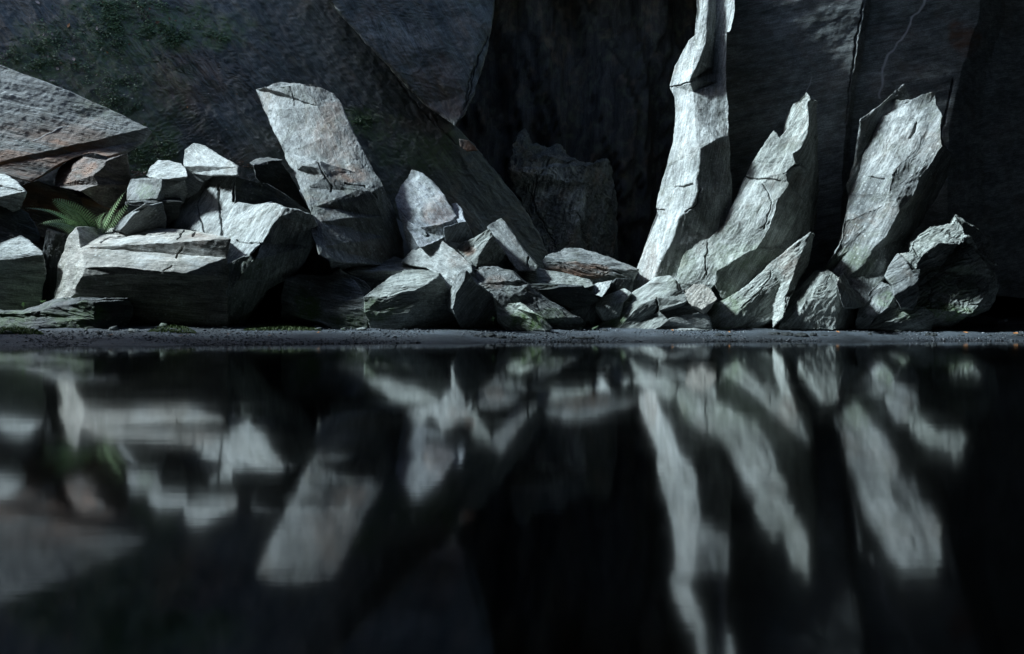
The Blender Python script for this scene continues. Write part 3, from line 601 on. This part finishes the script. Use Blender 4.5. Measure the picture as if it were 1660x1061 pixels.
rock('boulder', 'smooth white low rock at the beach under the foot of the huge spire', 15.4, 'pale',
     [((-.3, -.55, .78), [(1066, 506), (1085, 497), (1112, 486), (1126, 494), (1142, 504), (1132, 508), (1104, 512), (1076, 520), (1058, 524)]),
      ((.0, -.85, .5), [(1058, 524), (1076, 520), (1104, 512), (1132, 508), (1142, 504), (1150, 515), (1154, 530), (1110, 533), (1050, 534)])], thick=.8, grain=15, amp=.7, foot=524, step=.6)
rock('boulder', 'pale ridged cone shaped rock with a sheer black right side at the beach', 15.4, 'green',
     [((-.5, -.65, .55), [(1262, 530), (1268, 505), (1288, 472), (1304, 455), (1320, 440), (1334, 446), (1322, 470), (1306, 490), (1296, 510), (1290, 530)]),
      ((-.12, -.85, .5), [(1320, 440), (1342, 438), (1358, 448), (1357, 480), (1354, 530), (1320, 531), (1290, 530), (1296, 510), (1306, 490), (1322, 470), (1334, 446)]),
      ('R', [(1358, 448), (1372, 462), (1384, 490), (1388, 530), (1354, 530), (1357, 480)])], thick=.9, grain=50, step=2, foot=522)
rock('rock_spire', 'leaning ragged spire of twin pale ribs at the right in front of the cliff', 16.5, 'mid',
     [((.1, -.95, -.05), [(1466, 137), (1442, 156), (1412, 182), (1396, 194), (1392, 215), (1386, 262), (1372, 300), (1376, 318), (1386, 290), (1400, 245), (1418, 212), (1430, 190), (1445, 180), (1445, 163), (1475, 160)]),
      ((-.55, -.72, .42), [(1445, 163), (1480, 165), (1496, 154), (1510, 150), (1507, 165), (1500, 190), (1490, 210), (1482, 238), (1462, 262), (1448, 280), (1442, 310), (1430, 332), (1405, 370), (1378, 404), (1345, 442), (1338, 436), (1356, 400), (1368, 360), (1376, 318), (1386, 290), (1400, 245), (1418, 212), (1430, 190), (1445, 180)]),
      ((.1, -.92, .25), [(1510, 150), (1516, 154), (1518, 172), (1508, 200), (1500, 226), (1484, 262), (1464, 298), (1450, 320), (1442, 310), (1448, 280), (1462, 262), (1482, 238), (1490, 210), (1500, 190), (1507, 165)]),
      ((-.6, -.72, .35), [(1518, 172), (1530, 188), (1524, 204), (1530, 236), (1512, 262), (1492, 292), (1482, 314), (1458, 342), (1438, 380), (1412, 408), (1392, 436), (1372, 452), (1345, 442), (1378, 404), (1405, 370), (1430, 332), (1442, 310), (1450, 320), (1464, 298), (1484, 262), (1500, 226), (1508, 200)]),
      ((.7, -.7, -.1), [(1530, 236), (1546, 262), (1520, 320), (1480, 380), (1440, 440), (1400, 500), (1370, 500), (1355, 460), (1372, 452), (1392, 436), (1412, 408), (1438, 380), (1458, 342), (1482, 314), (1492, 292), (1512, 262)])],
     thick=1.0, grain=62, L=.033, cat='rock spire', step=.8, foot=2000, chip=1.3,
     stains=[(1455, 210, 40, 50, 'pale', .7), (1430, 260, 30, 40, 'pale', .5), (1380, 420, 40, 30, 'moss', .3)], cracks=[([(1408, 286), (1430, 289)], 1.0), ([(1488, 198), (1474, 222)], 1.6)],
     veins=[([(1396, 196), (1440, 162), (1464, 140)], 1.2, .4)])
rock('boulder', 'wide fractured block of dim green rock at the far right of the beach', 15.6, 'green',
     [((-.05, -.94, .33), [(1500, 428), (1526, 432), (1530, 440), (1552, 432), (1566, 416), (1582, 402), (1598, 424), (1612, 450), (1600, 478), (1588, 494), (1572, 508), (1540, 531), (1490, 531), (1476, 498), (1468, 470), (1484, 440)]),
      ((-.55, -.6, .58), [(1526, 432), (1545, 408), (1564, 392), (1575, 394), (1582, 402), (1566, 416), (1552, 432), (1530, 440)]),
      ('R', [(1598, 424), (1614, 440), (1617, 470), (1604, 498), (1572, 508), (1588, 494), (1600, 478), (1612, 450)])],
     thick=1.0, grain=35, step=2, foot=521, amp=1.5, chip=1.5, stains=[(1520, 505, 60, 16, 'moss', .8), (1540, 460, 50, 40, 'moss', .4)], cracks=[([(1500, 440), (1510, 470), (1506, 500)], 1.0)])
rock('boulder', 'ridged slab capping the fractured block at the far right', 15.7, 'green',
     [((-.42, -.62, .66), [(1452, 414), (1470, 408), (1476, 392), (1490, 383), (1510, 369), (1542, 363), (1550, 350), (1562, 372), (1566, 388), (1522, 394), (1498, 410), (1484, 436), (1464, 434)]),
      ((.5, -.8, .3), [(1550, 350), (1574, 365), (1605, 385), (1612, 405), (1616, 432), (1600, 424), (1582, 402), (1566, 388), (1562, 372)]),
      ((.15, -.93, -.35), [(1498, 410), (1522, 394), (1566, 388), (1545, 408), (1526, 434), (1506, 432), (1484, 436)])], thick=1.0, grain=30, step=2, amp=1.4, chip=1.6,
     cracks=[([(1476, 400), (1486, 412), (1478, 428)], 1.4), ([(1520, 372), (1540, 380), (1560, 388)], 1.0)])
rock('boulder', 'rounded green patched lump on the left side of the fractured block', 15.4, 'mid',
     [((-.35, -.8, .5), [(1388, 517), (1392, 494), (1410, 470), (1430, 455), (1444, 462), (1452, 480), (1438, 500), (1420, 514), (1410, 530), (1388, 530)]),
      ((.4, -.9, .1), [(1444, 462), (1460, 470), (1466, 492), (1452, 500), (1438, 500), (1452, 480)])], thick=.7, grain=45, step=1.5, amp=1.2, foot=519, stains=[(1412, 492, 16, 16, 'pale', .7), (1435, 485, 20, 14, 'moss', .5)])
rock('boulder', 'dim angular stone wedged in the middle of the fractured block', 15.4, 'mid',
     [((-.45, -.75, .5), [(1434, 448), (1442, 430), (1454, 412), (1470, 424), (1476, 440), (1462, 452), (1446, 462)]),
      ((-.1, -.8, .6), [(1446, 462), (1462, 452), (1476, 440), (1492, 436), (1486, 456), (1462, 474), (1450, 482)]),
      ((.2, -.95, -.2), [(1450, 482), (1462, 474), (1486, 456), (1490, 480), (1478, 500), (1460, 498)])], thick=.6, grain=35, step=1.5, amp=1.2)
rock('boulder', 'low mossy stones hump at the base of the fractured block', 15.2, 'green',
     [((-.2, -.75, .63), [(1408, 527), (1422, 512), (1440, 498), (1460, 488), (1480, 492), (1500, 500), (1492, 508), (1466, 512), (1446, 520)]),
      ((0, -.95, .2), [(1408, 527), (1446, 520), (1466, 512), (1492, 508), (1500, 500), (1514, 510), (1512, 532), (1450, 533)])], thick=.6, grain=20, step=1.5, amp=1.2, foot=521, stains=[(1470, 510, 30, 14, 'moss', .6)])
rock('boulder', 'low flat dark rock lying beside the right end of the fractured mound', 15.8, 'dark',
     [((-.1, -.7, .65), [(1520, 518), (1545, 510), (1580, 508), (1612, 514), (1618, 522), (1560, 528), (1520, 529)])], thick=.6, foot=518)

# ------------------------------------------------------------------ small things
def flat(name, c0, c1, rough=0.6, scale=20, trans=0):
    g = G(name); tc = g.t.nodes.new('ShaderNodeTexCoord').outputs['Object']
    g.L(g.mix(g.ramp(g.noise(tc, scale, 4), (0.35, 0.0), (0.65, 1.0)), c0, c1), g.b.inputs['Base Color']); g.b.inputs['Roughness'].default_value = rough
    return g.m
LEAFG = flat('fern_leaf', (0.16, 0.26, 0.11), (0.32, 0.44, 0.24), 0.45); STEM = flat('fern_stem', (0.08, 0.11, 0.03), (0.14, 0.16, 0.06))
MOSS = flat('moss_green', (0.05, 0.09, 0.02), (0.13, 0.18, 0.05), 0.8, 8)
ORANGE = flat('orange_leaf', (0.45, 0.17, 0.05), (0.6, 0.28, 0.10)); PINK = flat('pale_leaf', (0.42, 0.30, 0.24), (0.62, 0.5, 0.42)); BROWNL = flat('brown_leaf', (0.16, 0.07, 0.035), (0.28, 0.13, 0.07))
PEB = M['dark']; rnd = random.Random(5)
def at(px, py, y): return np.array([(px-CX)/F*y, y, H+(CY-py)/F*y])
def gp(px, py):                                          # a point of the beach
    y = tg(py, px); p = at(px, py, y); p[2] = float(ground(np.array(p[0]), np.array(y))); return p
def ico():
    bpyico = []
    t = (1+5**.5)/2
    V = np.array([(-1, t, 0), (1, t, 0), (-1, -t, 0), (1, -t, 0), (0, -1, t), (0, 1, t), (0, -1, -t), (0, 1, -t), (t, 0, -1), (t, 0, 1), (-t, 0, -1), (-t, 0, 1)], float)
    T = np.array([(0, 11, 5), (0, 5, 1), (0, 1, 7), (0, 7, 10), (0, 10, 11), (1, 5, 9), (5, 11, 4), (11, 10, 2), (10, 7, 6), (7, 1, 8), (3, 9, 4), (3, 4, 2), (3, 2, 6), (3, 6, 8), (3, 8, 9), (4, 9, 5), (2, 4, 11), (6, 2, 10), (8, 6, 7), (9, 8, 1)])
    return V/np.linalg.norm(V[0]), T
IV, IT = ico()
V2, T2, _ = refine(IV, IT, np.zeros(12), 0.5, it=2); V2 /= np.linalg.norm(V2, axis=1)[:, None]
def stone(px, py, wpx, hpx, label, mat='dark', name='stone', group='dark stones along the waterline'):
    p = gp(px, py); sx = wpx/F*p[1]/2; sz = hpx/F*p[1]/2
    V = V2*(1+0.35*gn(V2*1.7+px)[:, None]+0.15*gn(V2*4+px)[:, None])*np.array([sx, sx*.8, sz*1.2])
    o = mkmesh(name, V, T2, M[mat], attrs=dict(gco=V*3, stain=V*0, mark=V*0), off=tuple(p+np.array([0, 0, sz*.25])))
    tag(o, label, 'stone', group); return o
S = [(640, 549, 8, 5), (772, 548, 9, 7), (783, 549, 11, 7), (796, 547, 20, 9), (813, 549, 18, 7), (832, 548, 10, 5), (928, 549, 8, 5), (948, 549, 30, 4), (1165, 545, 14, 6), (1180, 546, 10, 5),
     (1255, 545, 26, 9), (1275, 546, 24, 10), (1298, 547, 26, 9), (1318, 547, 14, 9), (1336, 547, 12, 6), (1352, 547, 10, 5), (1372, 547, 12, 5), (1410, 546, 9, 8), (1504, 545, 9, 8), (1514, 546, 10, 9), (1558, 546, 12, 4), (1604, 546, 9, 4), (1648, 545, 20, 5), (700, 550, 22, 4), (745, 549, 26, 5)]
for i, q in enumerate(S): stone(*q, 'small dark wet stone lying at the waterline in front of the boulders')
def leaf(p, nrm, size, mat, label, group):
    n = Vector(nrm).normalized(); a = rnd.random()*6.28; u = n.orthogonal().normalized(); v = n.cross(u); u, v = u*math.cos(a)+v*math.sin(a), v*math.cos(a)-u*math.sin(a)
    P = []
    prof = [(-.5, .03, .1), (-.25, .24, .03), (.05, .3, 0), (.3, .18, .04), (.5, .02, .14)]
    for x, wd, z in prof:
        for sgn in (-1, 1): P.append(u*(x*size)+v*(sgn*wd*size)+n*((z+wd*.4+.03)*size))
        P.append(u*(x*size)+n*((z+.03)*size))
    T = []
    for k in range(4):
        a0 = 3*k; T += [(a0, a0+2, a0+5), (a0, a0+5, a0+3), (a0+2, a0+1, a0+4), (a0+2, a0+4, a0+5)]
    o = mkmesh('fallen_leaf', np.array([list(q) for q in P]), np.array(T), mat, off=tuple(p)); tag(o, label, 'leaf', group)
for px, py, sz, m in [(1182, 541, .07, ORANGE), (1358, 541, .09, ORANGE), (1565, 542, .10, ORANGE), (1646, 544, .14, ORANGE), (1090, 538, .07, ORANGE), (1585, 539, .07, BROWNL)]:
    leaf(gp(px, py)+np.array([0, 0, .03]), (0, -.4, 1), sz, m, 'small orange fallen leaf on the gravel in front of the right hand boulders', 'fallen leaves on the right beach')
for px, py, sz, m in [(26, 546, .07, BROWNL), (180, 546, .09, BROWNL), (292, 548, .08, BROWNL), (370, 545, .07, BROWNL), (437, 547, .08, BROWNL), (516, 542, .08, ORANGE), (305, 545, .06, BROWNL)]:
    leaf(gp(px, py)+np.array([0, 0, .03]), (0, -.4, 1), sz, m, 'small brown fallen leaf on the gravel in front of the left hand boulders', 'fallen leaves on the left beach')
bpy.context.view_layer.update()
wall = bpy.data.objects['rock_wall']
def hit(o, px, py):
    d = Vector(((px-CX)/F, 1, (CY-py)/F)); org = Vector((0, 0, H))-o.location
    ok, loc, nr, _ = o.ray_cast(org, d.normalized())
    return (np.array(loc+o.location), nr) if ok else (at(px, py, 20), Vector((0, -1, 0)))
W = [(61, 5, .16, PINK), (85, 56, .10, PINK), (112, 42, .15, ORANGE), (71, 57, .08, PINK), (120, 97, .15, PINK), (94, 112, .13, PINK), (85, 132, .14, PINK), (137, 54, .10, PINK), (158, 47, .14, PINK), (99, 102, .10, PINK), (122, 104, .08, BROWNL),
     (78, 92, .08, PINK), (168, 4, .12, BROWNL), (230, 12, .12, BROWNL), (256, 37, .15, BROWNL), (243, 15, .10, BROWNL), (275, 31, .10, BROWNL), (285, 34, .10, BROWNL), (316, 46, .09, PINK), (174, 85, .08, ORANGE), (157, 122, .07, PINK),
     (233, 179, .07, PINK), (304, 174, .07, ORANGE), (198, 96, .07, PINK), (240, 66, .08, PINK), (210, 73, .10, BROWNL), (338, 152, .06, PINK), (384, 153, .06, BROWNL), (367, 210, .06, PINK), (356, 140, .06, PINK), (20, 330, 0, None)]
for px, py, sz, m in W:
    if not m: continue
    p, nr = hit(wall, px, py); leaf(p, nr, sz, m, 'small pale dead leaf caught on the dark mossy wall at upper left', 'dead leaves on the mossy wall')
for i in range(46):
    px = rnd.uniform(214, 240) if i < 24 else rnd.uniform(385, 410); py = (282+(px-214)*.1 if i < 24 else 262+(px-385)*.5)+rnd.uniform(-5, 5)
    p, nr = hit(wall, px, py); p = at(px, py, 17.6) if i < 24 else p
    leaf(p, (0, -.6, .8), rnd.uniform(.06, .11), rnd.choice([PINK, BROWNL, BROWNL]), 'small brown dead leaf drifted behind the boulders on the left', 'dead leaves drifted behind the left boulders')
# fern
def bez(P, n):
    P = [np.array(p, float) for p in P]; t = np.linspace(0, 1, n)[:, None]
    return (1-t)**2*P[0]+2*t*(1-t)*P[1]+t*t*P[2]
fern = bpy.data.objects.new('fern', None); COL.objects.link(fern); fern.location = tuple(at(148, 380, 17.2)); tag(fern, 'green fern with arching feathery fronds growing between the left boulders', 'fern')
def frond(pts, wmax, n, up):
    C = bez(pts, n+2); VV = []; TT = []; up = np.array(up, float)
    for k in range(n+2):
        d = C[min(k+1, n+1)]-C[max(k-1, 0)]; d /= np.linalg.norm(d); sd = np.cross(d, up); sd /= np.linalg.norm(sd); w0 = .008*(1-k/(n+3))
        VV += [C[k]-sd*w0, C[k]+sd*w0]
        if k: q = 2*k-2; TT += [(q, q+1, q+3), (q, q+3, q+2)]
    for k in range(n):
        a = (C[k]+C[k+1])/2; d = C[k+1]-C[k]; sp = np.linalg.norm(d); d /= sp; sd = np.cross(d, up); sd /= np.linalg.norm(sd); nn = np.cross(sd, d)
        f = (k+1)/n; ln = wmax*min(1, f*5+.3)*(1-f)**.6*1.05+.02
        for h, sg in enumerate((-1, 1)):
            di = sd*sg*0.9+d*0.42+nn*0.10; di /= np.linalg.norm(di); wd = min(ln*.16+.006, sp*.7); m = 7; pa, pb = 2*k+h, 2*k+2+h
            for j in range(1, m+1):
                u = j/m; c = a+di*ln*u-np.array([0, 0, 1])*ln*.22*u*u; ww = wd*(1-u)**.5*(1+.6*(j % 2)) if j < m else .001
                VV += [c-d*ww*.5, c+d*ww*.5+nn*ww*.25]; qa = len(VV)-2; TT += [(pa, pb, qa+1), (pa, qa+1, qa)]; pa, pb = qa, qa+1
    mkmesh('frond', np.array(VV)-np.array(fern.location), np.array(TT), LEAFG, parent=fern)
def pq(px, py, y): return at(px, py, y)
frond([pq(150, 382, 16.6), pq(132, 338, 16.4), pq(80, 322, 16.1)], .40, 26, (.3, -.9, .5))
frond([pq(145, 384, 16.6), pq(100, 334, 16.4), pq(36, 338, 16.2)], .16, 30, (.1, -.5, 1))
frond([pq(142, 386, 16.5), pq(112, 352, 16.2), pq(62, 364, 16.0)], .28, 24, (.1, -.8, .7))
frond([pq(158, 384, 16.6), pq(176, 350, 16.4), pq(204, 309, 16.3)], .24, 22, (-.5, -.8, .3))
frond([pq(162, 384, 16.6), pq(184, 360, 16.3), pq(212, 326, 16.2)], .20, 20, (.1, -.9, .4))
frond([pq(152, 384, 16.5), pq(160, 350, 16.3), pq(172, 345, 16.1)], .20, 14, (.0, -.9, .4))
# seedlings
def seedling(px, py, y, s, label):
    e = bpy.data.objects.new('seedling', None); COL.objects.link(e); e.location = tuple(at(px, py, y)); tag(e, label, 'seedling')
    VV = [(-.006, 0, -.05), (.006, 0, -.05), (.004, 0, s*.8), (-.004, .004, s*.8)]; mkmesh('stem', np.array(VV), np.array([(0, 1, 2), (0, 2, 3)]), STEM, parent=e)
    for k in range(9):
        a = rnd.uniform(0, 6.28); el = rnd.uniform(.1, .9); d = np.array([math.cos(a)*math.cos(el), math.sin(a)*math.cos(el), math.sin(el)]); b = np.array([0, 0, s*rnd.uniform(.3, .8)])
        sd = np.cross(d, (0, 0, 1)); sd /= np.linalg.norm(sd); l = s*.6
        mkmesh('leaf', np.array([b, b+d*l*.5+sd*l*.28, b+d*l, b+d*l*.5-sd*l*.28, b+d*l*.5-np.array([0, 0, .01])]), np.array([(0, 1, 4), (1, 2, 4), (2, 3, 4), (3, 0, 4)]), LEAFG, parent=e)
seedling(70, 496, 15.3, .16, 'tiny bright green seedling on top of the mossy block at lower left')
seedling(38, 499, 15.2, .11, 'smaller dim seedling left of the bright one on the mossy block')
seedling(800, 524, 15.1, .13, 'small green plant at the foot of the dark diamond shaped rock')
# moss on the beach
def tufts(areas, label, h, name='moss'):
    VV = []; TT = []
    for x0, x1, y0, y1, n in areas:
        for _ in range(n):
            px = rnd.uniform(x0, x1); e = 1-abs((px-(x0+x1)/2)/((x1-x0)/2)); py = y1-(y1-y0)*e**.5*rnd.random(); p = gp(px, py); hh = h*(.4+e)
            for k in range(3):
                a = rnd.uniform(0, 6.28); d = np.array([math.cos(a), math.sin(a), rnd.uniform(.8, 2)])*hh*.45; s = np.array([-math.sin(a), math.cos(a), 0])*.012
                b0 = len(VV); VV += [p-s, p+s, p+d*.6+s*.8, p+d]; TT += [(b0, b0+1, b0+2), (b0, b0+2, b0+3)]
    o = mkmesh(name, np.array(VV), np.array(TT), MOSS); tag(o, label, 'moss', kind='stuff')
tufts([(238, 318, 528, 541, 900), (395, 520, 521, 537, 1500), (-20, 70, 530, 543, 900), (710, 740, 524, 530, 200), (960, 1010, 522, 530, 250), (1440, 1560, 524, 530, 300)], 'low green moss and tiny plants growing on the beach against the boulders', .07)
VV = []; TT = []
for _ in range(9000):
    x = rnd.uniform(-12, 12.8); y = 13.25-float(g0(x))/.09+3.4*rnd.random()**1.5; s = rnd.uniform(.008, .022)*(1.6 if rnd.random() < .08 else 1)
    b0 = 12*len(TT); VV.append(IV*np.array([s*rnd.uniform(.8, 1.5), s, s*rnd.uniform(.4, .8)])*np.array([rnd.uniform(.8, 1.2) for _ in range(36)]).reshape(12, 3)+np.array([x, y, float(ground(x, y))+.012])); TT.append(IT+b0)
P = np.concatenate(VV); g = G('gravel_stone'); tc = g.t.nodes.new('ShaderNodeTexCoord').outputs['Object']
g.L(g.ramp(g.noise(tc, 14, 2, .5), (0.35, (.03, .036, .042)), (0.58, (.09, .10, .115)), (0.7, (.32, .35, .37))), g.b.inputs['Base Color']); g.b.inputs['Roughness'].default_value = .45
o = mkmesh('gravel', P, np.concatenate(TT), g.m); tag(o, 'loose grey slate gravel scattered over the beach', 'gravel', kind='stuff')

for i in range(95):                                     # split slate shards packed round the feet of the boulders
    px = rnd.uniform(-5, 1640); py = rnd.uniform(519, 536)+max(0, (400-px)/400*8); w_ = rnd.uniform(7, 24); p = gp(px, py); sx = w_/F*p[1]/2
    V = IV*(1+.25*np.array([rnd.uniform(-1, 1) for _ in range(36)]).reshape(12, 3))*np.array([sx, sx*rnd.uniform(.5, .9), sx*rnd.uniform(.25, .6)]); a = rnd.uniform(-.5, .5)
    V = np.stack([V[:, 0]*math.cos(a)-V[:, 2]*math.sin(a), V[:, 1], V[:, 0]*math.sin(a)+V[:, 2]*math.cos(a)], 1)
    V3, T3, _ = refine(V, IT, np.zeros(12), sx*.5, it=3); V3 = V3+gn(V3/sx*2.5+i)[:, None]*sx*.12
    o = mkmesh('shard', V3, T3, M[rnd.choice(['mid', 'dark', 'dark', 'green'])], attrs=dict(gco=V3*3, stain=V3*0+np.array([rnd.choice([0, 0, .6]), 0, 0]), mark=V3*0), off=tuple(p+np.array([0, 0, sx*.1])))
    tag(o, 'small angular slate shard lying on the beach at the foot of the boulders', 'stone', 'slate shards at the foot of the boulders')

def wall_leaves(areas, n, label, name, mat, size):       # creeping leaves and moss cushions rooted on the wall
    VV = []; TT = []
    for _ in range(n):
        cx_, cy_, rx, ry = rnd.choice(areas); a = rnd.uniform(0, 6.28); r = rnd.random()**.7; px = cx_+math.cos(a)*rx*r; py = cy_+math.sin(a)*ry*r
        if fbm(np.array([[px/22., py/14., 3.3]]), 2)[0] < -.05: continue
        p, nr = hit(wall, px, py)
        for k in range(3):
            q = p+np.array([rnd.gauss(0, .05), rnd.gauss(0, .03), rnd.gauss(0, .05)]); d = np.array([rnd.uniform(-1, 1), rnd.uniform(-1, 0), rnd.uniform(-.9, .6)]); d /= np.linalg.norm(d); sd = np.cross(d, np.array([0.1, -1, .5])); sd /= np.linalg.norm(sd)
            l = size*rnd.uniform(.5, 1.4); q = q-np.array([0, .02, 0]); b0 = len(VV); VV += [q, q+d*l*.5+sd*l*.35, q+d*l, q+d*l*.5-sd*l*.35]; TT += [(b0, b0+1, b0+2), (b0, b0+2, b0+3)]
    o = mkmesh(name, np.array(VV), np.array(TT), mat); tag(o, label, 'moss', kind='stuff')
WALLGREEN = flat('dark_ivy', (0.04, 0.085, 0.03), (0.12, 0.21, 0.08), 0.5, 3)
wall_leaves([(190, 25, 60, 30), (260, 50, 80, 18), (180, 60, 25, 35), (30, 95, 45, 20), (300, 62, 70, 14), (240, 245, 45, 35), (60, 90, 60, 30), (215, 12, 90, 14), (195, 150, 40, 40), (590, 200, 20, 8), (110, 80, 60, 70)], 5200, 'dark green moss and creeping leaves covering the wall at upper left', 'moss', WALLGREEN, .055)
